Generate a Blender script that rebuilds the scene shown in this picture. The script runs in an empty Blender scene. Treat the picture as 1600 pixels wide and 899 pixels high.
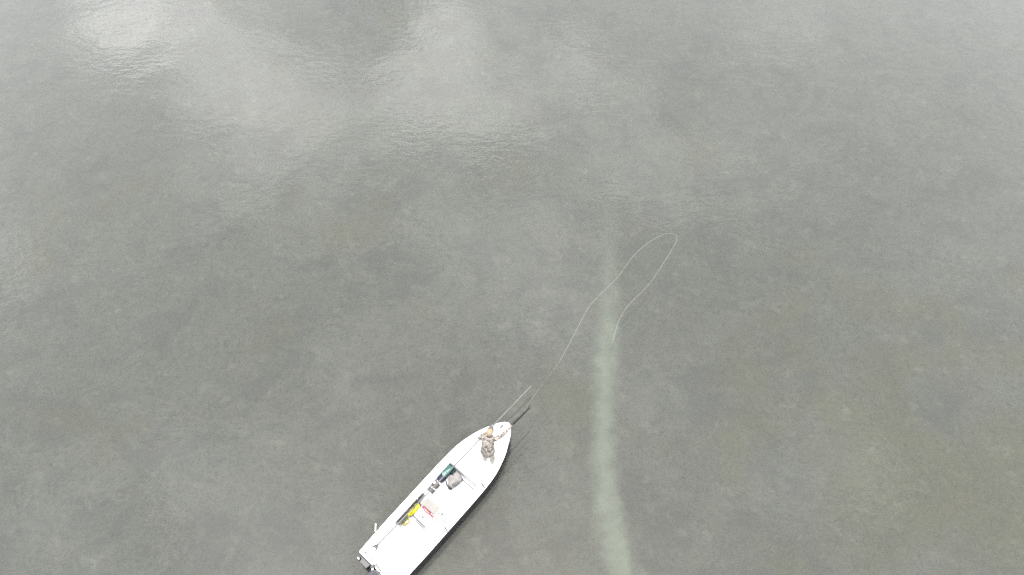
import bpy, bmesh, math, random
import numpy as np
from mathutils import Vector, Matrix, noise
R = math.radians
random.seed(7)
S = bpy.context.scene
C = S.collection

# ------------------------------------------------------------------ camera
CAM_H, PITCH = 23.8, 57.0
cam_d = bpy.data.cameras.new('camera'); cam_d.sensor_width = 36; cam_d.lens = 24
cam_d.clip_start = 0.1; cam_d.clip_end = 6000
cam = bpy.data.objects.new('camera', cam_d); C.objects.link(cam)
cam.location = (0, 0, CAM_H); cam.rotation_euler = (R(90 - PITCH), 0, 0)
S.camera = cam

# ------------------------------------------------------------------ exposure
S.view_settings.view_transform = 'Standard'; S.view_settings.look = 'None'
S.view_settings.gamma = 1; S.view_settings.use_curve_mapping = False
S.view_settings.exposure = 0.74
S.cycles.use_denoising = False
S.cycles.max_bounces = 5; S.cycles.diffuse_bounces = 2; S.cycles.glossy_bounces = 2; S.cycles.transparent_max_bounces = 6
S.cycles.caustics_reflective = False; S.cycles.caustics_refractive = False; S.cycles.adaptive_threshold = .02

# ------------------------------------------------------------------ sun and sky
SUN_EL, SUN_AZ = 87.6, 325.0          # azimuth clockwise from +Y
sun_d = bpy.data.lights.new('sun', 'SUN'); sun_d.energy = 3.8; sun_d.angle = R(1.0); sun_d.color = (1, .965, .91)
sun = bpy.data.objects.new('sun', sun_d); C.objects.link(sun); sun.location = (0, 0, 60)
sd = Vector((math.sin(R(SUN_AZ)) * math.cos(R(SUN_EL)), math.cos(R(SUN_AZ)) * math.cos(R(SUN_EL)), math.sin(R(SUN_EL))))
sun.rotation_euler = sd.to_track_quat('Z', 'Y').to_euler()

W = bpy.data.worlds.new('World'); S.world = W; W.use_nodes = True
W.cycles.sampling_method = 'MANUAL'; W.cycles.sample_map_resolution = 256
wt = W.node_tree; wt.nodes.clear()

class NT:
    """small helper to write node graphs"""
    def __init__(s, tree): s.t = tree
    def n(s, typ, props=None, **inp):
        nd = s.t.nodes.new(typ)
        for k, v in (props or {}).items(): setattr(nd, k, v)
        for k, v in inp.items(): s.set(nd, k, v)
        return nd
    def set(s, nd, k, v):
        key = int(k[1:]) if k[0] == 'i' and k[1:].isdigit() else k.replace('_', ' ')
        sock = nd.inputs[key]
        if hasattr(v, 'is_linked') and hasattr(v, 'node'): s.t.links.new(v, sock)
        else: sock.default_value = v
    def m(s, op, a, b=None, c=None, clamp=False):
        nd = s.t.nodes.new('ShaderNodeMath'); nd.operation = op; nd.use_clamp = clamp
        for i, v in enumerate((a, b, c)):
            if v is not None: s.set(nd, 'i%d' % i, v)
        return nd.outputs[0]
    def vm(s, op, a, b=None, out=0):
        nd = s.t.nodes.new('ShaderNodeVectorMath'); nd.operation = op
        for i, v in enumerate((a, b)):
            if v is not None: s.set(nd, 'i%d' % i, v)
        return nd.outputs[out]
    def noise(s, vec, scale, detail=3, rough=.5, dist=0, out='Fac'):
        nd = s.n('ShaderNodeTexNoise', None, Scale=scale, Detail=detail, Roughness=rough, Distortion=dist)
        if vec is not None: s.t.links.new(vec, nd.inputs['Vector'])
        return nd.outputs[out]
    def ramp(s, v, a, b, c=0., d=1., smooth=True):
        nd = s.n('ShaderNodeMapRange', {'interpolation_type': 'SMOOTHSTEP' if smooth else 'LINEAR'})
        for i, x in enumerate((v, a, b, c, d)): s.set(nd, 'i%d' % i, x)
        return nd.outputs[0]
    def mix(s, f, a, b, blend='MIX'):
        nd = s.n('ShaderNodeMix', {'data_type': 'RGBA', 'blend_type': blend})
        for k, v in ((0, f), (6, a), (7, b)):
            s.set(nd, 'i%d' % k, (*v, 1) if isinstance(v, tuple) and len(v) == 3 else v)
        return nd.outputs[2]

g = NT(wt)
sky = g.n('ShaderNodeTexSky', {'sky_type': 'NISHITA', 'sun_disc': False, 'sun_elevation': R(SUN_EL),
          'sun_rotation': R(SUN_AZ), 'air_density': 1.2, 'dust_density': 2.5, 'ozone_density': 1.0})
tc = g.n('ShaderNodeTexCoord')
sep = g.n('ShaderNodeSeparateXYZ'); wt.links.new(tc.outputs['Generated'], sep.inputs[0])
zz = g.m('MAXIMUM', sep.outputs[2], .03)
comb = g.n('ShaderNodeCombineXYZ')
wt.links.new(g.m('DIVIDE', sep.outputs[0], zz), comb.inputs[0]); wt.links.new(g.m('DIVIDE', sep.outputs[1], zz), comb.inputs[1])
P = comb.outputs[0]                                     # position on a flat cloud deck one unit up
warp = g.vm('SCALE', g.vm('SUBTRACT', g.noise(P, 5., 2, .6, out='Color'), (.5, .5, .5)))
warp.node.inputs['Scale'].default_value = .34
PW = g.vm('ADD', P, warp)
field = g.m('MULTIPLY_ADD', g.noise(PW, 2.3, 3, .6), .8, .10)
# the broken cumulus the water mirrors: centre (x, y), radius, weight
for cx, cy, r, wgt in (
        (-.96, 1.43, .15, .24), (-.82, 1.33, .14, .13), (-.52, 1.16, .18, .10), (-.14, 1.38, .11, .24), (-.13, 1.20, .13, .22), (-.10, 1.05, .10, .12),
        (-.44, 1.44, .12, -.20), (-.33, 1.42, .09, -.30), (.26, 1.00, .15, .10), (-.03, .86, .08, -.09), (-.5, 1.10, .55, .12), (-.95, 1.0, .22, .04), (.9, 1.2, .6, .05), (.08, 1.0, .34, .09)):
    d = g.vm('DISTANCE', PW, (cx, cy, 0), out=1)
    field = g.m('ADD', field, g.ramp(d, 0., 1.9 * r, wgt, 0.))
cover = g.m('MAXIMUM', g.ramp(field, .40, .90), g.m('MULTIPLY', g.ramp(sep.outputs[2], .97, .45, .05, .46), g.ramp(field, .12, .42)))   # thin veil thickening towards the horizon
thick = g.noise(PW, 2.4, 1, .5)
cloud = g.mix(thick, (35., 35.5, 36.), (45., 44.8, 44.4))
hz = g.ramp(sep.outputs[2], .02, .22)
cover2 = g.m('ADD', g.m('MULTIPLY', cover, hz), g.m('MULTIPLY', g.m('SUBTRACT', 1., hz), .25))
col = g.mix(cover2, sky.outputs[0], cloud)
bg = g.n('ShaderNodeBackground', None, Strength=.12); wt.links.new(col, bg.inputs[0])
wo = g.n('ShaderNodeOutputWorld'); wt.links.new(bg.outputs[0], wo.inputs[0])

# ------------------------------------------------------------------ helpers
def tag(o, label=None, cat=None, group=None, kind=None):
    for k, v in (('label', label), ('category', cat), ('group', group), ('kind', kind)):
        if v: o[k] = v
    return o
def link(name, me, mat=None, parent=None, smooth=True):
    o = bpy.data.objects.new(name, me); C.objects.link(o)
    if mat and not me.materials: me.materials.append(mat)
    if smooth: me.shade_smooth()
    if parent: o.parent = parent
    return o
def empty(name, loc=(0, 0, 0), rz=0, rot=None):
    o = bpy.data.objects.new(name, None); C.objects.link(o); o.empty_display_size = .2
    o.location = loc; o.rotation_euler = rot or (0, 0, rz); return o

class MB:
    def __init__(s): s.v = []; s.f = []
    def add(s, vs, fs):
        n = len(s.v); s.v += [tuple(p) for p in vs]; s.f += [tuple(i + n for i in q) for q in fs]; return s
    def box(s, x0, x1, y0, y1, z0, z1, tx=0, ty=0):
        vs = [(x, y, z) for z in (z0, z1) for (x, y) in ((x0 + (tx if z == z1 else 0), y0 + (ty if z == z1 else 0)), (x1 - (tx if z == z1 else 0), y0 + (ty if z == z1 else 0)),
              (x1 - (tx if z == z1 else 0), y1 - (ty if z == z1 else 0)), (x0 + (tx if z == z1 else 0), y1 - (ty if z == z1 else 0)))]
        return s.add(vs, [(3, 2, 1, 0), (4, 5, 6, 7), (0, 1, 5, 4), (1, 2, 6, 5), (2, 3, 7, 6), (3, 0, 4, 7)])
    def tube(s, pts, rad, n=8, round_caps=False):
        pts = [Vector(p) for p in pts]
        rad = rad if isinstance(rad, (list, tuple)) else [rad] * len(pts)
        if round_caps:
            d0 = (pts[0] - pts[1]).normalized(); d1 = (pts[-1] - pts[-2]).normalized()
            a, b, ra, rb = pts[0], pts[-1], rad[0], rad[-1]
            pts = [a + d0 * ra * math.sin(t) for t in (1.5, 1.05, .55)] + pts + [b + d1 * rb * math.sin(t) for t in (.55, 1.05, 1.5)]
            rad = [ra * math.cos(t) for t in (1.5, 1.05, .55)] + list(rad) + [rb * math.cos(t) for t in (.55, 1.05, 1.5)]
        up = None; vs = []; fs = []
        for i, p in enumerate(pts):
            t = (pts[min(i + 1, len(pts) - 1)] - pts[max(i - 1, 0)]).normalized()
            if up is None: up = Vector((0, 0, 1)) if abs(t.z) < .9 else Vector((1, 0, 0))
            x = t.cross(up).normalized(); up = x.cross(t).normalized()
            for k in range(n):
                a = 2 * math.pi * k / n
                vs.append(p + (x * math.cos(a) + up * math.sin(a)) * rad[i])
        for i in range(len(pts) - 1):
            for k in range(n):
                fs.append((i * n + k, i * n + (k + 1) % n, (i + 1) * n + (k + 1) % n, (i + 1) * n + k))
        fs.append(tuple(reversed(range(n)))); fs.append(tuple((len(pts) - 1) * n + k for k in range(n)))
        return s.add(vs, fs)
    def loft(s, rings, closed=True, caps=True):
        n = len(rings[0]); vs = [p for r in rings for p in r]; fs = []
        for i in range(len(rings) - 1):
            for k in range(n if closed else n - 1):
                fs.append((i * n + k, i * n + (k + 1) % n, (i + 1) * n + (k + 1) % n, (i + 1) * n + k))
        if caps: fs.append(tuple(reversed(range(n)))); fs.append(tuple((len(rings) - 1) * n + k for k in range(n)))
        return s.add(vs, fs)
    def disc(s, c, r, h, n=20, r2=None):
        x, y, z = c
        return s.loft([[(x + q * math.cos(2 * math.pi * k / n), y + q * math.sin(2 * math.pi * k / n), z + w) for k in range(n)] for q, w in ((r, 0), (r2 or r, h))])
    def ell(s, c, rx, ry, rz, p=2.6, n=24, m=14, rot=0):
        """superellipsoid"""
        sg = lambda v: math.copysign(abs(v) ** (2 / p), v)
        rings = []
        for i in range(m + 1):
            ph = -math.pi / 2 + math.pi * (i + .02) / (m + .04)
            ring = []
            for k in range(n):
                th = 2 * math.pi * k / n
                x, y = rx * sg(math.cos(ph)) * sg(math.cos(th)), ry * sg(math.cos(ph)) * sg(math.sin(th))
                ring.append((c[0] + x * math.cos(rot) - y * math.sin(rot), c[1] + x * math.sin(rot) + y * math.cos(rot), c[2] + rz * sg(math.sin(ph))))
            rings.append(ring)
        return s.loft(rings)
    def mesh(s, name='m'):
        me = bpy.data.meshes.new(name); me.from_pydata(s.v, [], s.f); me.update()
        bm = bmesh.new(); bm.from_mesh(me); bmesh.ops.recalc_face_normals(bm, faces=bm.faces); bm.to_mesh(me); bm.free()
        return me
    def build(s, name, mat, parent=None, bevel=0, smooth=True, sharp=40):
        o = link(name, s.mesh(name), mat, parent, smooth)
        if bevel:
            b = o.modifiers.new('bevel', 'BEVEL'); b.width = bevel; b.segments = 2; b.limit_method = 'ANGLE'; b.angle_limit = R(35)
        if smooth: o.data.set_sharp_from_angle(angle=R(sharp))
        return o
    def fused(s, name, mat, parent=None, voxel=.014, smooth_it=4, crumple=0, cs=8):
        """one continuous skin round all closed pieces"""
        me = s.mesh(name); t = bpy.data.objects.new('tmp', me); C.objects.link(t)
        r = t.modifiers.new('r', 'REMESH'); r.mode = 'VOXEL'; r.voxel_size = voxel
        q = t.modifiers.new('s', 'SMOOTH'); q.iterations = smooth_it; q.factor = .5
        dg = bpy.context.evaluated_depsgraph_get()
        new = bpy.data.meshes.new_from_object(t.evaluated_get(dg)); bpy.data.objects.remove(t)
        if crumple:
            zmin = min(v.co.z for v in new.vertices)
            for v in new.vertices:
                p = v.co * cs
                d = (noise.noise(p) + .5 * noise.noise(p * 2.3) + abs(noise.noise(p * 1.4 + Vector((9, 3, 1)))) * -.8)
                v.co = v.co + v.normal * d * crumple
                if v.co.z < zmin: v.co.z = zmin
        new.name = name
        return link(name, new, mat, parent)

def mat(name, base, rough=.5, metal=0, var=0., vscale=6, bump=0, bscale=40, spec=.5, coat=0):
    m = bpy.data.materials.new(name); m.use_nodes = True
    q = NT(m.node_tree); b = m.node_tree.nodes['Principled BSDF']
    b.inputs['Roughness'].default_value = rough; b.inputs['Metallic'].default_value = metal
    b.inputs['Specular IOR Level'].default_value = spec; b.inputs['Coat Weight'].default_value = coat
    o = q.n('ShaderNodeTexCoord').outputs['Object']
    if var:
        f = q.noise(o, vscale, 4, .6)
        lo = tuple(c * (1 - var) for c in base); hi = tuple(min(1, c * (1 + var)) for c in base)
        q.set(b, 'Base Color', q.mix(q.ramp(f, .3, .7), lo, hi))
    else: b.inputs['Base Color'].default_value = (*base, 1)
    if bump:
        bn = q.n('ShaderNodeBump', None, Strength=.6, Distance=bump)
        q.set(bn, 'Height', q.noise(o, bscale, 4, .6)); q.set(b, 'Normal', bn.outputs[0])
    return m

M = dict(
    gel=mat('white gelcoat', (.62, .62, .605), .4, var=.06, vscale=2, bump=.0006, bscale=220),
    hull=mat('black hull paint', (.016, .016, .018), .6, var=.25, vscale=3, spec=.15),
    grey_line=mat('grey rubber gasket', (.06, .06, .065), .7, var=.2),
    hatch=mat('pale grey hatch fitting', (.12, .12, .125), .6),
    steel=mat('stainless steel', (.45, .45, .46), .3, metal=1),
    black=mat('black plastic', (.018, .018, .02), .4, var=.3),
    navy_cowl=mat('navy cowling paint', (.013, .013, .019), .25, coat=.4, var=.2, vscale=4),
    beige=mat('beige vinyl', (.17, .16, .145), .6, var=.06, bump=.001),
    red=mat('red anodised metal', (.19, .014, .03), .4, var=.2),
    pole=mat('grey fibreglass pole', (.085, .084, .082), .6, var=.12, vscale=3),
    dark_pole=mat('dark grey pole fork', (.035, .035, .038), .5, var=.2),
    carbon=mat('dark rod blank', (.010, .010, .009), .6, spec=.15),
    cork=mat('cork grip', (.20, .13, .07), .8, var=.3, vscale=60),
    linec=mat('pale fly line', (.20, .205, .18), .7, spec=.2),
    teal=mat('teal fabric', (.03, .085, .085), .85, var=.35, vscale=14, bump=.004, bscale=30),
    mint=mat('mint print', (.16, .30, .25), .8, var=.15, vscale=20),
    navy=mat('navy fabric', (.012, .013, .035), .85, var=.4, vscale=12, bump=.004, bscale=30),
    dteal=mat('dark green fabric', (.005, .022, .022), .85, var=.3),
    pack=mat('grey backpack fabric', (.15, .142, .134), .85, var=.22, vscale=9, bump=.006, bscale=24),
    grey_cloth=mat('warm grey cloth', (.078, .07, .07), .85, var=.25, vscale=16, bump=.003, bscale=40),
    dgrey=mat('charcoal cloth', (.03, .028, .03), .85, var=.25, vscale=16),
    tray=mat('grey rod tray', (.085, .082, .084), .6, var=.3, vscale=7),
    yellow=mat('yellow vest fabric', (.5, .42, .012), .7, var=.25, vscale=12, bump=.004, bscale=26),
    pyellow=mat('faded yellow rope', (.30, .27, .10), .8, var=.2),
    skin=mat('skin', (.22, .15, .12), .55, var=.1, vscale=20),
    cap=mat('tan cap cloth', (.19, .15, .095), .85, var=.12, vscale=20),
    brim=mat('grey cap brim', (.06, .06, .055), .8, var=.15, vscale=20),
    pants=mat('khaki trousers cloth', (.235, .22, .18), .85, var=.12, vscale=10),
    hood=mat('pale grey hood lining', (.19, .165, .15), .85, var=.15, vscale=20),
    white=mat('white paint', (.6, .6, .57), .5),
)
# camouflage: three blotch colours in sharp-edged patches
cm = mat('camouflage cloth', (.1, .1, .1), .9); q = NT(cm.node_tree); b = cm.node_tree.nodes['Principled BSDF']
o = q.n('ShaderNodeTexCoord').outputs['Object']
c1 = q.mix(q.ramp(q.noise(o, 8, 2, .6, .6), .47, .52), (.072, .064, .056), (.185, .165, .140))
o2 = q.vm('ADD', o, (3.1, 7.7, 1.3))
c2 = q.mix(q.ramp(q.noise(o2, 10, 2, .65, .9), .54, .58), c1, (.034, .031, .030))
o3 = q.vm('ADD', o, (8.1, 2.2, 5.3))
c3 = q.mix(q.ramp(q.noise(o3, 12, 2, .6, .4), .54, .58), c2, (.255, .23, .20))
q.set(b, 'Base Color', c3); M['camo'] = cm

# ------------------------------------------------------------------ seabed, sand track, seagrass, water
BED = -0.72
def sheet(name, size, z, m):
    me = bpy.data.meshes.new(name)
    h = size / 2
    me.from_pydata([(-h, -h, z), (h, -h, z), (h, h, z), (-h, h, z)], [], [(0, 1, 2, 3)])
    return link(name, me, m, smooth=False)

bm_ = bpy.data.materials.new('seagrass flat mud'); bm_.use_nodes = True
q = NT(bm_.node_tree); bm_.node_tree.nodes.clear(); b = q.n('ShaderNodeBsdfDiffuse')
o = q.n('ShaderNodeTexCoord').outputs['Object']
big = q.ramp(q.noise(o, .11, 3, .6, .4), .35, .65)
mid = q.ramp(q.noise(o, .6, 4, .65, .6), .35, .68)
fine = q.noise(o, 9, 4, .75)
# olive weed to grey-purple mud
c = q.mix(big, (.098, .097, .085), (.098, .098, .092))
c = q.mix(q.m('MULTIPLY', mid, .7), c, (.128, .126, .108))
purp = q.ramp(q.noise(q.vm('ADD', o, (31, 7, 0)), .55, 4, .68, .5), .47, .64)
c = q.mix(q.m('MULTIPLY', purp, .75), c, (.052, .049, .055))
so = q.n('ShaderNodeSeparateXYZ'); q.t.links.new(o, so.inputs[0])
shoal = q.m('MULTIPLY', q.ramp(so.outputs[0], 0., 18.), q.ramp(so.outputs[1], 9., 19., 1., 0.))       # weedier flat on one side
grn = q.ramp(q.m('MULTIPLY_ADD', shoal, .26, q.noise(q.vm('ADD', o, (3, 47, 0)), .2, 3, .6, .3)), .57, .76)
c = q.mix(q.m('MULTIPLY', grn, .85), c, (.104, .094, .040))
blob = q.ramp(q.noise(o, 1.3, 2, .5), .54, .80)
c = q.mix(q.m('MULTIPLY', blob, .6), c, (.21, .21, .175))
c = q.mix(.6, c, q.mix(q.ramp(fine, .3, .7), (.34, .34, .34), (1.1, 1.1, 1.1)), 'MULTIPLY')
q.set(b, 'Color', c); q.t.links.new(b.outputs[0], q.n('ShaderNodeOutputMaterial').inputs[0])
tag(sheet('seabed', 4000, BED, bm_), kind='structure')

SCAR = [(4.62, 21.2, .60), (4.50, 19.6, .64), (4.36, 18.28, .68), (4.24, 16.55, .72), (4.09, 14.93, .80), (3.90, 13.4, .90), (3.71, 11.96, .95),
        (3.54, 10.34, .80), (3.41, 8.81, .84), (3.36, 7.62, .86), (3.39, 6.48, .90), (3.52, 5.4, .94), (3.72, 4.39, .98),
        (4.05, 3.2, 1.12), (4.5, 1.8, 1.15), (5.1, .2, 1.15), (5.9, -1.8, 1.1), (6.9, -4, 1.0)]
def catmull(pts, n):
    pts = [np.array(p, float) for p in pts]; P_ = [2 * pts[0] - pts[1]] + pts + [2 * pts[-1] - pts[-2]]; out = []
    for i in range(1, len(P_) - 2):
        p0, p1, p2, p3 = P_[i - 1:i + 3]
        for k in range(n):
            t = k / n
            out.append(.5 * (2 * p1 + (p2 - p0) * t + (2 * p0 - 5 * p1 + 4 * p2 - p3) * t * t + (3 * p1 - p0 - 3 * p2 + p3) * t ** 3))
    out.append(pts[-1]); return out
scar = catmull(SCAR, 8)
vs, fs, at_e, at_l = [], [], [], []
NC = 13
for i, (x, y, w) in enumerate(scar):
    a = scar[max(i - 1, 0)]; c_ = scar[min(i + 1, len(scar) - 1)]
    t = np.array([c_[0] - a[0], c_[1] - a[1]]); t /= np.linalg.norm(t); nn = np.array([-t[1], t[0]])
    for k in range(NC):
        s_ = -1 + 2 * k / (NC - 1)
        vs.append((x + nn[0] * s_ * w * .95, y + nn[1] * s_ * w * .95, BED + .03 + .05 * (1 - s_ * s_)))
        at_e.append(s_); at_l.append(y)
for i in range(len(scar) - 1):
    for k in range(NC - 1): fs.append((i * NC + k, i * NC + k + 1, (i + 1) * NC + k + 1, (i + 1) * NC + k))
me = bpy.data.meshes.new('sand_track'); me.from_pydata(vs, [], fs)
for nm, data in (('across', at_e), ('along', at_l)):
    at = me.attributes.new(nm, 'FLOAT', 'POINT'); at.data.foreach_set('value', data)
sm = bpy.data.materials.new('pale silt'); sm.use_nodes = True; q = NT(sm.node_tree); b = sm.node_tree.nodes['Principled BSDF']
b.inputs['Roughness'].default_value = .95; b.inputs['Specular IOR Level'].default_value = .1
o = q.n('ShaderNodeTexCoord').outputs['Object']
ac = q.n('ShaderNodeAttribute', {'attribute_name': 'across'}).outputs['Fac']; al = q.n('ShaderNodeAttribute', {'attribute_name': 'along'}).outputs['Fac']
wob = q.m('MULTIPLY', q.m('SUBTRACT', q.noise(o, 1.5, 4, .65), .5), 1.1)
edge = q.ramp(q.m('ABSOLUTE', q.m('ADD', ac, wob)), .05, .92, 1., 0.)
edge = q.m('MULTIPLY', edge, q.ramp(q.m('ABSOLUTE', ac), .7, 1., 1., 0.))
fade = q.ramp(al, 11., 22., 1., .0)
alpha = q.m('MULTIPLY', q.m('MULTIPLY', edge, fade), q.ramp(q.noise(o, .9, 4, .6), .2, .6, .72, 1.))
q.set(b, 'Base Color', q.mix(q.ramp(q.noise(o, 1.6, 5, .6), .3, .7), (.20, .222, .178), (.255, .275, .225)))
q.set(b, 'Alpha', alpha)
tag(link('sand_track', me, sm), kind='structure')

def scar_dist(px, py):
    d = np.full(px.shape, 9.)
    for x, y, w in scar[::3]: d = np.minimum(d, np.hypot(px - x, py - y) / w)
    return d
rng = np.random.default_rng(5)
NG = 110000
gy = rng.uniform(-1, 40, NG * 2); gx = rng.uniform(-34, 34, NG * 2)
ok = np.abs(gx) < 19 + gy * .42
# weed thins out and bunches up
gx, gy = gx[ok], gy[ok]
cl = (np.sin(gx * 1.3 + np.sin(gy * .7) * 2) * np.sin(gy * 1.1 + np.sin(gx * .5 + 1) * 2.3) + .6 * np.sin(gx * 2.9 + gy * 1.7 + 2 * np.sin(gy * 1.9)) * np.sin(gy * 3.3 - gx * .8)) * .5
keep = (rng.uniform(0, 1, gx.size) < .55 + cl * .5) & (scar_dist(gx, gy) > .62 + rng.uniform(-.15, .15, gx.size))
gx, gy = gx[keep][:NG], gy[keep][:NG]; n = gx.size
B3 = 3
X = np.repeat(gx, B3); Y = np.repeat(gy, B3); K = X.size
an = rng.uniform(0, 2 * np.pi, K); ln = rng.uniform(.06, .16, K); wd = rng.uniform(.006, .014, K); hh = rng.uniform(.05, .16, K)
X = X + rng.normal(0, .05, K); Y = Y + rng.normal(0, .05, K)
ca, sa = np.cos(an), np.sin(an)
co = np.zeros((K, 3, 3), np.float32)
co[:, 0] = np.stack([X - sa * wd, Y + ca * wd, np.full(K, BED)], 1)
co[:, 1] = np.stack([X + sa * wd, Y - ca * wd, np.full(K, BED)], 1)
co[:, 2] = np.stack([X + ca * ln, Y + sa * ln, BED + hh], 1)
me = bpy.data.meshes.new('seagrass')
me.vertices.add(K * 3); me.vertices.foreach_set('co', co.ravel())
me.loops.add(K * 3); me.loops.foreach_set('vertex_index', np.arange(K * 3, dtype=np.int32))
me.polygons.add(K); me.polygons.foreach_set('loop_start', np.arange(0, K * 3, 3, dtype=np.int32))
me.update(); me.validate()
sg = bpy.data.materials.new('seagrass blades'); sg.use_nodes = True; q = NT(sg.node_tree); sg.node_tree.nodes.clear(); b = q.n('ShaderNodeBsdfDiffuse')
o = q.n('ShaderNodeTexCoord').outputs['Object']
q.set(b, 'Color', q.mix(q.ramp(q.noise(o, 5, 2, .7), .35, .65), (.050, .049, .040), (.125, .122, .100)))
q.t.links.new(b.outputs[0], q.n('ShaderNodeOutputMaterial').inputs[0])
tag(link('seagrass', me, sg, smooth=False), 'dark seagrass growing over the shallow seabed', 'seagrass', kind='stuff')

wm = bpy.data.materials.new('turbid shallow water'); wm.use_nodes = True; q = NT(wm.node_tree); wm.node_tree.nodes.clear()
o = q.n('ShaderNodeTexCoord').outputs['Object']
st = q.vm('MULTIPLY', o, (.75, 1.25, 1.))
h1 = q.noise(st, 2.6, 2, .55); h2 = q.noise(st, 9., 1, .5); h3 = q.noise(o, .5, 0, .5)
hh_ = q.m('ADD', q.m('ADD', q.m('MULTIPLY', h1, .0065), q.m('MULTIPLY', h2, .0016)), q.m('MULTIPLY', h3, .018))
bn = q.n('ShaderNodeBump', None, Strength=1., Distance=1.); q.set(bn, 'Height', hh_)
fr = q.n('ShaderNodeFresnel', None, IOR=1.333); q.set(fr, 'Normal', bn.outputs[0])
gl = q.n('ShaderNodeBsdfGlossy', None, Roughness=.055); gl.inputs[0].default_value = (1, 1, 1, 1); q.set(gl, 'Normal', bn.outputs[0])
tr = q.n('ShaderNodeBsdfTransparent'); tr.inputs[0].default_value = (.86, .90, .87, 1)
df = q.n('ShaderNodeBsdfDiffuse'); df.inputs[0].default_value = (.094, .096, .085, 1)
turb = .40
mx = q.n('ShaderNodeMixShader'); q.set(mx, 'i0', turb); q.t.links.new(tr.outputs[0], mx.inputs[1]); q.t.links.new(df.outputs[0], mx.inputs[2])
mx2 = q.n('ShaderNodeMixShader'); q.set(mx2, 'i0', fr.outputs[0]); q.t.links.new(mx.outputs[0], mx2.inputs[1]); q.t.links.new(gl.outputs[0], mx2.inputs[2])
q.t.links.new(mx2.outputs[0], q.n('ShaderNodeOutputMaterial').inputs[0])
tag(sheet('water', 4000, 0, wm), kind='structure')

# ------------------------------------------------------------------ the skiff (local frame: x forward, y to port)
YAW = R(49.55); BO = Vector((-4.278, 4.297, .10))
BMX = Matrix.Translation(BO) @ Matrix.Rotation(YAW, 4, 'Z')
def bw(x, y, z=0): return BMX @ Vector((x, y, z))
def wl(x, y, z=0): return BMX.inverted() @ Vector((x, y, z))
skiff = empty('skiff', BO, YAW)
tag(skiff, 'long narrow white skiff with black hull, cut by the bottom edge', 'boat')
HB = [(0, .835), (.6, .862), (1.3, .88), (2.2, .885), (3.2, .892), (4.0, .888), (4.5, .865), (4.85, .815), (5.15, .74), (5.45, .645), (5.75, .515), (6.0, .385), (6.2, .26), (6.32, .155), (6.39, .075), (6.425, .0)]
XS = [a for a, _ in HB]; BS = [b_ for _, b_ in HB]
st = catmull(HB, 4)
def beam(x): return float(np.interp(x, [p[0] for p in st], [max(0, p[1]) for p in st]))
def dz(x): t = max(0, (x - 3.2) / 3.2); return .62 + .085 * t * t
xs = sorted(set([round(float(p[0]), 4) for p in st]))
# hull shell: deck edge, side, chine, bottom
rings = []
for x in xs:
    b_ = beam(x); z = dz(x); k = max(0, (x - 4.2) / 2.2)
    low = x - .16 * k * k                                   # raked stem
    prof = [(x, b_, z - .012), (x - .03 * k * k, b_ * (1.003 - .02 * k), z - .14), (x - .08 * k * k, b_ * (1. - .04 * k), z - .40), (low, b_ * (.998 - .08 * k), -.11), (low, b_ * (.80 - .25 * k), -.20), (low, 0, -.26)]
    rings.append(prof + [(p[0], -p[1], p[2]) for p in reversed(prof[:-1])])
hull = MB().loft(rings, closed=False, caps=False)
n = len(rings[0]); hull.f.append(tuple(range(n)))
hull.build('hull', M['hull'], skiff, sharp=30)
# deck: gunwale and casting decks as one white moulding with the cockpit well sunk into it
CX0, CX1, CY, FZ = 1.36, 4.02, .64, .30
deck = MB()
xd = sorted(set(xs + [CX0, CX1] + list(np.linspace(CX0, CX1, 8))))
def strip(x0, x1, ya, yb):
    X_ = [x for x in xd if x0 - 1e-6 <= x <= x1 + 1e-6]
    r = [[(x, ya(x), dz(x) + .004 * (1 - (ya(x) / .9) ** 2)), (x, (ya(x) + yb(x)) / 2, dz(x) + .004), (x, yb(x), dz(x) + .004 * (1 - (yb(x) / .9) ** 2))] for x in X_]
    deck.loft(r, closed=False, caps=False)
e = lambda x: beam(x) + .012 if x < 6.42 else 0
strip(0, CX0, lambda x: -e(x), e); strip(CX1, 6.43, lambda x: -e(x), e)
strip(CX0, CX1, lambda x: CY, e); strip(CX0, CX1, lambda x: -e(x), lambda x: -CY)
deck.add([(CX0, -CY, dz(CX0)), (CX0, CY, dz(CX0)), (CX0, CY, FZ), (CX0, -CY, FZ)], [(0, 1, 2, 3)])
deck.add([(CX1, -CY, dz(CX1)), (CX1, CY, dz(CX1)), (CX1 + .04, CY, FZ), (CX1 + .04, -CY, FZ)], [(0, 1, 2, 3)])
for s_ in (-1, 1): deck.add([(CX0, s_ * CY, dz(CX0)), (CX1, s_ * CY, dz(CX1)), (CX1 + .04, s_ * CY, FZ), (CX0, s_ * CY, FZ)], [(0, 1, 2, 3)])
deck.add([(CX0, -CY, FZ), (CX0, CY, FZ), (CX1 + .04, CY, FZ), (CX1 + .04, -CY, FZ)], [(0, 1, 2, 3)])
# outer lip of the moulding and the transom top
lip = [[(x, s_ * e(x), dz(x)), (x, s_ * e(x), dz(x) - .035), (x, s_ * (e(x) - .014), dz(x) - .04)] for s_ in (1, -1) for x in (xs if s_ == 1 else xs[::-1])]
deck.loft(lip, closed=False, caps=False)
deck.box(-.012, .012, -.83, .83, .50, .622)
deck.build('deck', M['gel'], skiff, smooth=True, sharp=25)
# casting deck bulkhead: two grey strips stand in for its shaded recess lines
MB().box(4.02, 4.065, -.60, .62, dz(4.04) - .01, dz(4.04) + .010).build('deck_edge_shade', M['hatch'], skiff)
MB().box(3.91, 3.955, -.62, .30, FZ + .002, FZ + .03).build('floor_edge_shade', M['hatch'], skiff)
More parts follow.
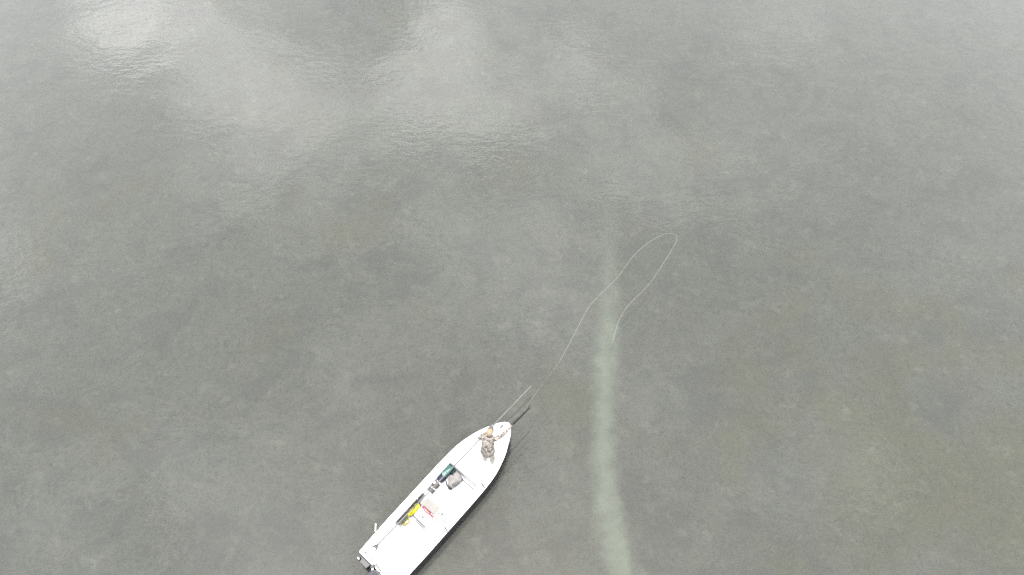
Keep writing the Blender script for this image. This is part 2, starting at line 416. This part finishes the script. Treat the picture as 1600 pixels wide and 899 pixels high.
# thin grey tubes stand in for cockpit shade along the gunwale inner edges
for y, x0, x1 in ((-.655, 1.4, 3.0), (.665, 2.7, 3.95)):
    MB().tube([(x0, y, dz(x0) + .008), (x1, y, dz(x1) + .008)], .011, 6).build('inner_edge_shade', M['hatch'], skiff)
MB().tube([(2.88, -.60, .50), (2.92, -.575, .50), (3.17, -.575, .50), (3.21, -.60, .50)], .018, 8).build('grab_rail', M['hatch'], skiff)
# aft deck hatch fittings
for x, y in ((.56, .39), (.56, 0.)):
    h = MB().disc((x, y, dz(0) + .003), .06, .010, 24).build('hatch_ring', M['hatch'], skiff, bevel=.002)
    MB().disc((x, y, dz(0) + .0135), .024, .004, 20).build('latch_cap', M['gel'], h)
MB().disc((.10, .66, .625), .034, .012, 14).build('deck_screw', M['grey_line'], skiff)
MB().disc((.13, .34, .625), .032, .012, 14).build('deck_screw', M['grey_line'], skiff)
MB().box(.12, .145, .36, .74, .624, .632).build('corner_gap_shade', M['hatch'], skiff)  # grey strip in place of the shade in a deck gap
# cleats
def cleat(x, y, rz):
    c_ = MB(); c_.tube([(-.10, 0, .05), (-.06, 0, .055), (.06, 0, .055), (.10, 0, .05)], [.015, .024, .024, .015], 8, True)
    for k in (-.03, .03): c_.tube([(k, 0, 0), (k, 0, .04)], [.014, .010], 8)
    o = c_.build('cleat', M['black'], skiff); o.location = (x, y, dz(x)); o.rotation_euler.z = rz
cleat(4.17, -.775, R(78)); cleat(2.32, -.80, R(70)); cleat(6.15, .10, 0)
# console
cons = MB()
cons.loft([[(1.93, -.27, FZ), (2.50, -.27, FZ), (2.50, .27, FZ), (1.93, .27, FZ)], [(1.93, -.27, .80), (2.50, -.27, .80), (2.50, .27, .80), (1.93, .27, .80)],
           [(1.97, -.25, .86), (2.30, -.25, .93), (2.30, .25, .93), (1.97, .25, .86)]])
cons = cons.build('console', M['gel'], skiff, bevel=.015)
MB().loft([[(2.34, -.245, .945), (2.34, .245, .945), (2.34, .245, .962), (2.34, -.245, .962)], [(2.66, -.265, .84), (2.66, .285, .84), (2.66, .285, .858), (2.66, -.265, .858)]]).build('console_pad', M['beige'], cons, bevel=.006)
MB().box(2.345, 2.36, -.25, .25, .955, .972).build('pad_edge', M['grey_line'], cons)
MB().tube([(1.925, .24, .84), (1.90, .23, .85), (1.90, -.26, .85), (1.925, -.27, .84)], .020, 8).build('console_rail', M['dark_pole'], cons)
for x, y, r in ((2.03, .085, .030), (2.075, -.02, .046)):
    MB().disc((x, y, .875), r, .035, 16, r * .8).build('control_knob', M['black'], cons, bevel=.003)
MB().box(2.10, 2.16, -.20, -.12, .885, .897).build('switch_panel', M['hatch'], cons)
shelf = MB().box(2.44, 2.68, -.56, -.29, .66, .70).build('side_shelf', M['gel'], skiff, bevel=.01)
MB().disc((2.575, -.395, .702), .048, .006, 18).build('cup_holder', M['black'], shelf)
MB().tube([(2.69, -.30, .70), (2.69, -.565, .70), (2.43, -.565, .70)], .013, 6).build('shelf_edging', M['hatch'], shelf)
MB().tube([(2.53, -.28, .71), (2.47, -.32, .71), (2.45, -.39, .71)], .014, 6).build('wire', M['dark_pole'], shelf)
# console foot and cooler seat
MB().box(1.50, 1.86, -.24, .20, FZ, .58, .01, .01).build('cooler_seat', M['gel'], skiff, bevel=.02)
# rod tray along the port side
tr_ = MB().loft([[(1.42 + (.02 if abs(y) > .06 else 0), .60 + y, z) for y, z in ((-.075, .44), (-.075, .50), (-.055, .50), (-.05, .455), (.05, .455), (.055, .50), (.075, .50), (.075, .44))]
                ] + [[(x, .595 + y * w, z) for y, z in ((-.075, .44), (-.075, .50), (-.055, .50), (-.05, .455), (.05, .455), (.055, .50), (.075, .50), (.075, .44))] for x, w in ((1.47, 1.), (2.2, 1.), (2.5, .85), (2.70, .35))])
tr_.build('rod_tray', M['tray'], skiff, bevel=.004)

# stern: outboard, bracket, hoses
mid = MB().loft([[(-.30 + x, -.10 + y, z) for x, y in ((-.12, -.09), (.16, -.10), (.16, .10), (-.12, .09))] for z in (-.45, .1, .45)])
mid.box(-.16, 0, -.24, .04, .30, .60); motor = mid.build('outboard_motor', M['black'], skiff, bevel=.02)
cow = MB()
rg = []
for z, sx, sy, ox in ((.46, .27, .17, 0), (.52, .34, .215, 0), (.66, .36, .23, 0), (.80, .345, .222, 0), (.90, .30, .19, .01), (.955, .22, .14, .02), (.975, .10, .06, .03)):
    rg.append([(-.40 + ox + sx * math.copysign(abs(math.cos(a)) ** .72, math.cos(a)), -.10 + sy * math.copysign(abs(math.sin(a)) ** .72, math.sin(a)) * (1 + .12 * math.cos(a)), z) for a in [2 * math.pi * k / 32 for k in range(32)]])
cow.loft(rg).build('cowling', M['navy_cowl'], motor, sharp=60)
MB().tube([(-.68, -.02, .90), (-.45, .02, .962), (-.2, .03, .945), (-.1, .02, .88)], .012, 6).build('cowling_rib', M['black'], motor)
MB().tube([(-.68, -.18, .90), (-.45, -.20, .95), (-.2, -.21, .93), (-.1, -.2, .88)], .012, 6).build('cowling_rib', M['black'], motor)
MB().ell((-.10, .06, .875), .035, .03, .012).build('badge', M['gel'], motor)
MB().box(-.10, .03, .10, .22, .55, .70).box(-.08, .05, .14, .18, .70, .74).build('clamp', M['black'], motor, bevel=.01)
br = MB().loft([[(x, y, z) for x, y in ((-.22, .34), (-.01, .30), (-.01, .76), (-.22, .66))] for z in (.20, .46)]).box(-.05, .0, .26, .80, .28, .575)
br = br.build('transom_bracket', M['black'], skiff, bevel=.02)
MB().tube([(-.14, .70, .44), (-.17, .76, .50)], [.05, .045], 14, True).build('bracket_roller', M['black'], br)
MB().ell((-.155, .735, .545), .032, .05, .02).build('roller_cap', M['steel'], br)
MB().tube([(.0, .10, .60), (.08, .16, .635), (.06, .0, .64), (.04, -.14, .64), (-.04, -.10, .63), (-.06, 0, .64)], .02, 8).build('steering_cable', M['dark_pole'], skiff)
MB().tube([(.10, .16, .632), (.20, .02, .638), (.30, -.16, .638), (.38, -.34, .632)], .016, 6).build('fuel_hose', M['hatch'], skiff)
MB().tube([(.41, -.36, .632), (.37, -.44, .632)], .012, 6).build('hose_clip', M['hatch'], skiff)
MB().tube([(.15, -.20, .632), (.08, -.26, .632)], .011, 6).build('hose_clip', M['grey_line'], skiff)
MB().disc((.03, -.33, .625), .034, .02, 14).build('deck_screw', M['grey_line'], skiff)
MB().disc((.05, -.55, .625), .034, .02, 14).build('deck_screw', M['grey_line'], skiff)

# stern stake leaning at the port quarter
p0 = Vector((.59, .74, .62)); p1 = wl(-4.373, 5.566, 1.30)
stk = empty('marker_stake', bw(*p0), YAW); tag(stk, 'short white topped stake leaning over port edge near the stern', 'stake')
d = p1 - p0
MB().tube([(0, 0, .003), d * .55], .011, 8).build('shaft', M['pole'], stk)
MB().tube([d * .55, d], .022, 10).build('white_sleeve', M['white'], stk)

# ------------------------------------------------------------------ push pole
a, b2 = Vector((.52, .535, .675)), Vector((8.02, .29, .765))
pp = empty('push_pole', bw(*a), YAW); tag(pp, 'long grey push pole lying lengthwise on the skiff, tip past the bow', 'pole')
d = b2 - a
MB().tube([d * t for t in np.linspace(0, 1, 14)], .023, 10).build('shaft', M['pole'], pp)
fk = MB()
for s_ in (-1, 1):
    fk.tube([(0, 0, 0), (-.07, s_ * .045, 0), (-.16, s_ * .085, -.01)], [.028, .026, .02], 8, True)
fk.tube([(-.095, -.055, 0), (-.095, .055, 0)], .016, 8)
fk.build('forked_foot', M['dark_pole'], pp)

# ------------------------------------------------------------------ cargo in the cockpit
def thing(name, x, y, z, rz, label, cat, group=None):
    return tag(empty(name, bw(x, y, z), YAW + rz), label, cat, group)

t = thing('duffel_bag', 3.70, .53, FZ, R(2), 'teal and navy duffel bag with mint print under the push pole', 'bag')
MB().ell((.13, 0, .12), .20, .115, .12, 4).ell((.05, .0, .12), .2, .11, .11, 4).fused('bag_body', M['teal'], t, .014, 3, .014, 7)
MB().ell((-.22, 0, .11), .13, .12, .11, 3.5).fused('end_pocket', M['navy'], t, .014, 3, .014, 9)
for k, (x, y, w, h, r) in enumerate(((.02, -.005, .23, .05, -.18), (-.08, .03, .10, .045, .5), (.14, -.035, .11, .04, -.3))):
    MB().ell((x, y, .225), w / 1.6, h, .018, 3, rot=r).build('print_mark', M['mint'], t)
MB().ell((.03, .0, .243), .035, .012, .006, 3, rot=.9).build('print_mark', M['dteal'], t)
MB().ell((-.06, .03, .243), .03, .012, .006, 3, rot=1.2).build('print_mark', M['dteal'], t)
MB().ell((.15, .03, .236), .05, .02, .012, 3, rot=.3).build('print_mark', M['teal'], t)
MB().ell((.20, -.145, .09), .11, .065, .085, 3, rot=-.3).fused('side_flap', M['dteal'], t, .014, 3, .01, 9)

t = thing('backpack', 3.74, .14, FZ, R(-12), 'crumpled grey backpack with black straps on the cockpit floor', 'backpack')
MB().ell((0, 0, .16), .25, .185, .16, 2.9).ell((.09, .06, .20), .16, .13, .12, 2.6).ell((-.14, -.06, .13), .15, .12, .12, 2.8).fused('pack_body', M['pack'], t, .014, 2, .028, 6)
MB().ell((-.07, -.13, .17), .13, .07, .12, 3).fused('front_pocket', M['grey_cloth'], t, .012, 3, .012, 9)
MB().tube([(-.30, -.02, .05), (-.33, -.10, .04), (-.27, -.17, .05), (-.24, -.14, .10)], [.03, .038, .035, .03], 8, True).build('shoulder_strap', M['black'], t)
MB().tube([(-.26, .16, .10), (-.31, .10, .06), (-.31, 0, .05)], [.02, .025, .028], 8, True).build('shoulder_strap', M['black'], t)
MB().ell((.225, -.13, .20), .028, .022, .02).build('buckle', M['black'], t)
MB().tube([(.21, -.02, .23), (.245, -.06, .2), (.22, -.10, .2)], .009, 6).build('webbing', M['dgrey'], t)
MB().ell((.16, -.19, .14), .022, .018, .02).build('buckle', M['dgrey'], t)
MB().tube([(.02, -.20, .16), (.08, -.19, .20), (.13, -.15, .24)], .008, 6).build('webbing', M['hatch'], t)

t = thing('pouch', 3.20, .555, FZ, 0, 'small grey pouch with a white patch next to the duffel bag', 'pouch')
MB().ell((0, 0, .08), .115, .14, .08, 3.4).fused('pouch_body', M['grey_cloth'], t, .012, 3, .008, 10)
MB().ell((.01, .055, .155), .042, .042, .012, 4, rot=.1).build('white_patch', M['white'], t)
MB().ell((-.045, .085, .135), .04, .03, .03, 3).build('zip_pull', M['dgrey'], t)
MB().tube([(.09, -.02, .08), (.06, -.11, .07), (-.03, -.13, .07)], .024, 8, True).build('handle', M['dgrey'], t)
t = MB(); vs_ = []
c_ = MB().loft([[(x, y, z) for x, y in ((-.085, -.15), (.07, -.13), (.05, .0), (.075, .13), (-.07, .15), (-.09, .0))] for z in (0, .05, .085)])
o_ = c_.fused('folded_cloth', M['grey_cloth'], None, .012, 4, .010, 9)
o_.location = bw(2.985, .55, FZ); o_.rotation_euler.z = YAW + R(4); tag(o_, 'plain grey folded cloth lying behind the small pouch', 'cloth')

t = thing('life_vest', 2.13, .455, FZ, R(6), 'bright yellow life vest with black straps beside the console', 'life vest'); t.scale = (1.35, 1.25, 1.2)
MB().ell((.05, -.02, .12), .14, .08, .12, 2.8).ell((-.08, .06, .10), .13, .065, .10, 2.8).ell((.10, .05, .08), .11, .07, .08, 2.8).fused('vest_body', M['yellow'], t, .013, 2, .02, 9)
MB().tube([(.14, .10, .14), (.18, .0, .18), (.13, -.09, .2), (.05, -.1, .2)], [.024, .03, .026, .018], 8, True).build('strap', M['black'], t)
MB().tube([(-.20, .0, .12), (-.16, -.06, .15), (-.04, -.08, .2), (.04, -.08, .23)], .011, 8, True).build('strap', M['dgrey'], t)
MB().tube([(-.02, .11, .2), (.03, .06, .215), (.0, .0, .22)], .013, 8, True).build('strap', M['black'], t)

rp = MB(); pts = []
for k in range(60):
    a_ = k * .42; r_ = .07 + .035 * math.sin(k * .9) + .02 * random.random()
    pts.append((r_ * math.cos(a_) * 1.3, r_ * math.sin(a_), .016 + .0012 * k))
o_ = rp.tube(pts, .013, 6).build('rope_coil', M['pyellow']); o_.location = bw(1.66, .44, FZ); o_.rotation_euler.z = YAW
tag(o_, 'faded yellow rope coiled at the aft end of the cockpit', 'rope')

def cargo_rod(y, x0, x1, rz, label, reel_x):
    t = thing('fishing_rod', x0, y, .53, rz, label, 'fishing rod', 'rods stowed in the port tray'); L = x1 - x0
    MB().tube([(0, 0, 0), (.32, 0, 0)], [.016, .014], 10, True).build('grip', M['dgrey'], t)
    MB().tube([(.30, 0, 0), (L, 0, .004)], [.009, .004], 8).build('blank', M['carbon'], t)
    r = MB()
    for k in (-.022, .022): r.tube([(reel_x, k - .004, .03), (reel_x, k + .004, .03)], .048, 18)
    r.tube([(reel_x, -.02, .03), (reel_x, .02, .03)], .030, 14)
    r = r.build('reel', M['black'], t)
    MB().tube([(reel_x, .03, .03), (reel_x + .03, .05, .03), (reel_x + .05, .06, .03)], .007, 6).build('reel_handle', M['steel'], r)
cargo_rod(.615, 1.48, 2.74, R(-1), 'dark fishing rod lying outermost in the port side tray', .72)
cargo_rod(.565, 1.52, 2.58, R(1), 'dark fishing rod lying inboard in the port side tray', .88)

# long red tool across the console
t = thing('red_pliers', 2.29, -.02, .955, R(88), 'long red handled pliers lying across the console top', 'pliers')
for s_ in (-1, 1):
    MB().tube([(.23, s_ * .014, 0), (.08, s_ * .034, 0), (-.10, s_ * .026, .006 * s_), (-.20, -s_ * .010, .006 * s_), (-.29, -s_ * .034, .006 * s_)], [.016, .021, .021, .020, .016], 8, True).build('handle', M['red'], t)
MB().tube([(.23, 0, 0), (.30, 0, 0)], [.016, .008], 8, True).build('jaw', M['grey_line'], t)

# ------------------------------------------------------------------ the angler (world-aligned, base at the feet)
FEET = Vector((-.825, 7.87, dz(4.92) + .104)); HEAD_YAW = R(-14)
per = empty('person', FEET); tag(per, 'person in camouflage jacket and tan cap casting from the bow deck', 'person')
V = lambda x, y, z: Vector((x, y, z))
# joints relative to FEET (x to the right, y ahead)
hipL, hipR = V(-.10, .03, .90), V(.10, .0, .90)
knL, knR = V(-.115, .075, .48), V(.135, .035, .48)
anL, anR = V(-.115, .00, .09), V(.15, -.09, .09)
pel, chest, neck = V(0, .03, .97), V(.035, .19, 1.29), V(.075, .29, 1.48)
shL, shR = V(-.145, .27, 1.42), V(.27, .205, 1.42)
elR, wrR = V(.51, .38, 1.33), V(.725, .61, 1.36)
elL, wrL = V(-.265, .31, 1.20), V(-.085, .43, 1.34)
head = V(.095, .345, 1.63)
def limb(mb, pts, rads): mb.tube(pts, rads, 14, True)
def torso(mb, k=0):
    rings_ = []
    for c_, rx, ry, tilt in ((pel - V(0, .01, .10), .165, .115, .1), (pel, .175, .13, .15), (pel.lerp(chest, .4), .16, .12, .3), (chest, .185, .13, .35), (chest.lerp(neck, .5), .185, .115, .4), (neck - V(.01, .02, .06), .12, .09, .4), (neck, .06, .06, .3)):
        ring = []
        for j in range(20):
            a_ = 2 * math.pi * j / 20
            ring.append((c_.x + (rx + k) * math.cos(a_), c_.y + (ry + k) * math.sin(a_) * math.cos(tilt), c_.z - (ry + k) * math.sin(a_) * math.sin(tilt) * .9 + (rx * math.cos(a_)) * -.0))
        rings_.append(ring)
    mb.loft(rings_)
def arms(mb, k=0, whole=True):
    limb(mb, [chest.lerp(neck, .45), shR, shR.lerp(elR, .5), elR, elR.lerp(wrR, .5), wrR], [.07 + k, .066 + k, .054 + k, .046 + k, .044 + k, .030 + k])
    limb(mb, [chest.lerp(neck, .45), shL, shL.lerp(elL, .5), elL, elL.lerp(wrL, .5), wrL], [.07 + k, .066 + k, .054 + k, .046 + k, .044 + k, .030 + k])
def legs(mb, k=0):
    for h, kn, an_ in ((hipL, knL, anL), (hipR, knR, anR)):
        limb(mb, [h + V(0, 0, .06), h.lerp(kn, .45), kn, kn.lerp(an_, .4), an_], [.095 + k, .08 + k, .060 + k, .058 + k, .042 + k])
def hand(mb, wrist, d, side, up):
    """palm, four unequal curled fingers and a thumb closing on what is held"""
    d = d.normalized(); up = up.normalized(); sx = d.cross(up).normalized() * side
    up = (sx.cross(d) * side).normalized()
    palm = wrist + d * .055
    mb.tube([wrist, wrist + d * .03, palm, wrist + d * .085], [.026, .034, .040, .034], 12, True)
    for i, L in enumerate((.070, .078, .072, .056)):
        rt = wrist + d * .082 + sx * (-.030 + .020 * i)
        mb.tube([rt, rt + d * L * .42 - up * .006, rt + d * L * .55 - up * L * .38, rt + d * L * .12 - up * L * .62], [.0105, .010, .009, .008], 8, True)
    rt = wrist + d * .03 - sx * .034
    mb.tube([rt, rt + d * .032 - sx * .020 - up * .012, rt + d * .062 - sx * .006 - up * .032], [.013, .012, .0095], 8, True)
dR = V(.55, .70, .08); dL = V(.75, .45, .15)
bd = MB(); torso(bd); arms(bd); legs(bd)
limb(bd, [neck - V(0, .02, .05), neck, head - V(0, .01, .05)], [.062, .056, .055])
bd.ell(head, .076, .098, .118, 2.1, rot=HEAD_YAW)                                     # skull
fw = V(-math.sin(HEAD_YAW), math.cos(HEAD_YAW), 0)
sdv = V(math.cos(HEAD_YAW), math.sin(HEAD_YAW), 0)
bd.ell(head + fw * .045 - V(0, 0, .070), .052, .055, .055, 2.1, rot=HEAD_YAW)          # jaw
bd.tube([head + fw * .09 + V(0, 0, .015), head + fw * .118 - V(0, 0, .022)], [.010, .016], 8, True)   # nose
for s_ in (-1, 1): bd.ell(head + sdv * s_ * .080 - V(0, 0, .01), .012, .024, .034, 2, rot=HEAD_YAW)    # ears
hand(bd, wrR, dR, 1, V(0, 0, 1)); hand(bd, wrL, dL, -1, V(-.3, 0, 1))
for an_, a_ in ((anL, .15), (anR, -.25)): bd.tube([an_ - V(0, .04, .045), an_ + V(math.sin(-a_) * .1, .10, -.05)], [.035, .030], 10, True)
body = bd.fused('body', M['skin'], per, .010, 1)
for s_ in (-1, 1):
    MB().ell(head + fw * .088 + sdv * s_ * .031 + V(0, 0, .008), .013, .010, .009).build('eye', M['black'], body)
MB().ell(head + fw * .098 - V(0, 0, .062), .022, .008, .006, rot=HEAD_YAW).build('mouth', M['red'], body)
MB().ell(head - fw * .03 - V(0, 0, .015), .080, .080, .085, 2.2, rot=HEAD_YAW).build('hair', M['dgrey'], per)
# jacket with a loose hem, gathered at the waist
jk = MB(); torso(jk, .05); arms(jk, .030)
rg = []
for z, rx, ry in ((.70, .235, .18), (.80, .25, .195), (.92, .245, .19), (1.02, .215, .17)):
    rg.append([(.0 + .01 * (z - .8) + rx * math.cos(a_), .015 + (z - .8) * .12 + ry * math.sin(a_), z) for a_ in [2 * math.pi * k / 20 for k in range(20)]])
jk.loft(rg)
jacket = jk.fused('jacket', M['camo'], per, .014, 2, .016, 9)
MB().tube([wrR - (wrR - elR).normalized() * .03, wrR + (wrR - elR).normalized() * .005], [.050, .047], 12).build('cuff', M['camo'], jacket)
MB().tube([wrL - (wrL - elL).normalized() * .03, wrL + (wrL - elL).normalized() * .005], [.050, .047], 12).build('cuff', M['camo'], jacket)
# hood lying on the shoulders
hd = MB(); pts = [neck + V(.12 * math.cos(a_) , .105 * math.sin(a_) - .02, -.015 + .05 * math.sin(a_) * -1) for a_ in np.linspace(R(150), R(390), 12)]
hd.tube(pts, [.03 + .022 * math.sin(math.pi * i / 11) for i in range(12)], 10, True)
hd.fused('hood', M['hood'], jacket, .012, 3, .008, 12)
tp = MB(); legs(tp, .032); tp.ell(pel - V(0, .01, .06), .165, .125, .11)
tp.fused('trousers', M['pants'], per, .014, 3, .010, 9)
for an_, a_ in ((anL, .10), (anR, -.30)):
    sh = MB(); f_ = V(math.sin(-a_), math.cos(a_), 0)
    base = V(an_.x, an_.y, 0)
    sh.ell(base + f_ * .055 + V(0, 0, .045), .048, .135, .045, 2.8, rot=a_).ell(base + V(0, 0, .075), .045, .06, .06, 2.4, rot=a_)
    sh.fused('shoe', M['hood'], per, .010, 3)
# cap: crown, brim, button
rg = []
for z, r_ in ((.02, 1.0), (.055, .985), (.09, .90), (.118, .70), (.133, .42), (.138, .1)):
    rg.append([head + sdv * (.110 * r_ * math.cos(a_)) + fw * (.135 * r_ * math.sin(a_) - (.0)) + V(0, 0, z) for a_ in [2 * math.pi * k / 28 for k in range(28)]])
crown = MB().loft(rg).build('cap', M['cap'], per)
rb = []
for k in range(17):
    a_ = R(15) + R(150) * k / 16
    i_ = head + sdv * (.110 * math.cos(a_)) + fw * (.135 * math.sin(a_)) + V(0, 0, .030)
    ln_ = .125 * math.sin((a_ - R(15)) / R(150) * math.pi) ** .45
    o_ = i_ + fw * ln_ + sdv * (.012 * math.cos(a_)) - V(0, 0, .018 + .018 * abs(math.cos(a_)))
    rb.append([i_, o_, o_ - V(0, 0, .006), i_ - V(0, 0, .006)])
MB().loft(rb).build('brim', M['brim'], crown)
MB().ell(head + V(0, 0, .139), .010, .010, .006).build('cap_button', M['cap'], crown)

# ------------------------------------------------------------------ fly rod in the right hand, and its line
hr = wrR + dR.normalized() * .085 - V(0, 0, .035)
rod_o = FEET + hr
fr_ = empty('fly_rod', rod_o); tag(fr_, 'dark fly rod held out in the right hand beyond the bow', 'fishing rod')
tipb = V(.61, 9.27, 1.96) - rod_o; tip = V(.885, 9.82, 2.20) - rod_o
ax = tipb.normalized()
MB().tube([ax * -.17, ax * -.05, ax * .10], [.014, .013, .011], 10, True).build('grip', M['cork'], fr_)
MB().tube([ax * .09, tipb * .5, tipb], [.028, .027, .020], 10).build('butt_section', M['carbon'], fr_)
MB().tube([tipb, tipb.lerp(tip, .4) + V(.015, 0, 0), tip], [.004, .003, .0018], 6).build('tip_section', M['pole'], fr_)
rl = MB(); rc = ax * -.13 - V(0, 0, .055); sx = ax.cross(V(0, 0, 1)).normalized()
for k in (-.018, .018): rl.tube([rc + sx * (k - .003), rc + sx * (k + .003)], .042, 18)
rl.tube([rc - sx * .016, rc + sx * .016], .026, 14); rl.tube([rc, ax * -.13], .008, 6)
rl.build('reel', M['black'], fr_)
for k in (.35, .62, .9): MB().tube([tipb * k, tipb * k - V(0, 0, .03), tipb * (k + .03) - V(0, 0, .01)], .0025, 6).build('line_guide', M['steel'], fr_)

LINE = [[3.85, 12.47, .9], [3.98, 12.95, .95], [4.19, 13.44, .99], [4.39, 13.76, 1.04], [4.77, 14.23, 1.08], [5.2, 14.56, 1.13], [5.66, 15.11, 1.17], [6.06, 15.76, 1.22], [6.43, 16.3, 1.26], [6.73, 16.82, 1.31], [6.8, 17.08, 1.35], [6.65, 17.18, 1.4], [6.32, 17.17, 1.44], [5.92, 16.94, 1.49], [5.46, 16.61, 1.53], [4.93, 16.07, 1.58], [4.54, 15.51, 1.62], [4.26, 15.02, 1.67], [4.0, 14.65, 1.71], [3.65, 14.3, 1.76], [3.22, 13.83, 1.8], [2.95, 13.49, 1.85], [2.73, 13.1, 1.89], [2.48, 12.58, 1.94], [2.16, 11.91, 1.98], [1.83, 11.24, 2.03], [1.61, 10.86, 2.07]]
run = [[1.39, 10.54, 2.12], [1.06, 10.07, 2.16], [.885, 9.82, 2.20], [.61, 9.37, 2.25], [.34, 8.96, 2.27], [.04, 8.87, 2.1], [-.22, 8.73, 1.97]]
lh = FEET + wrL + dL.normalized() * .09; run.append([lh.x, lh.y, lh.z - .02])
A_ = np.array(LINE + run); B_ = A_.copy(); B_[1:-1] = .5 * A_[1:-1] + .25 * (A_[:-2] + A_[2:]); B_[9:13] = A_[9:13]; B_[-8:] = A_[-8:]
lp = catmull([tuple(p) for p in B_], 4); o0 = Vector(lp[0])
rad = []
for i, p in enumerate(lp):
    f_ = i / len(lp)
    rad.append(.0052 - .0010 * f_ if f_ < .72 else .0045 - .0030 * min(1, (f_ - .72) / .06) if f_ < .86 else .0022)
o_ = MB().tube([Vector(p) - o0 for p in lp], rad, 6).build('fly_line', M['linec']); o_.location = o0
tag(o_, 'thin pale fly line looping over the water ahead of the bow', 'fishing line')
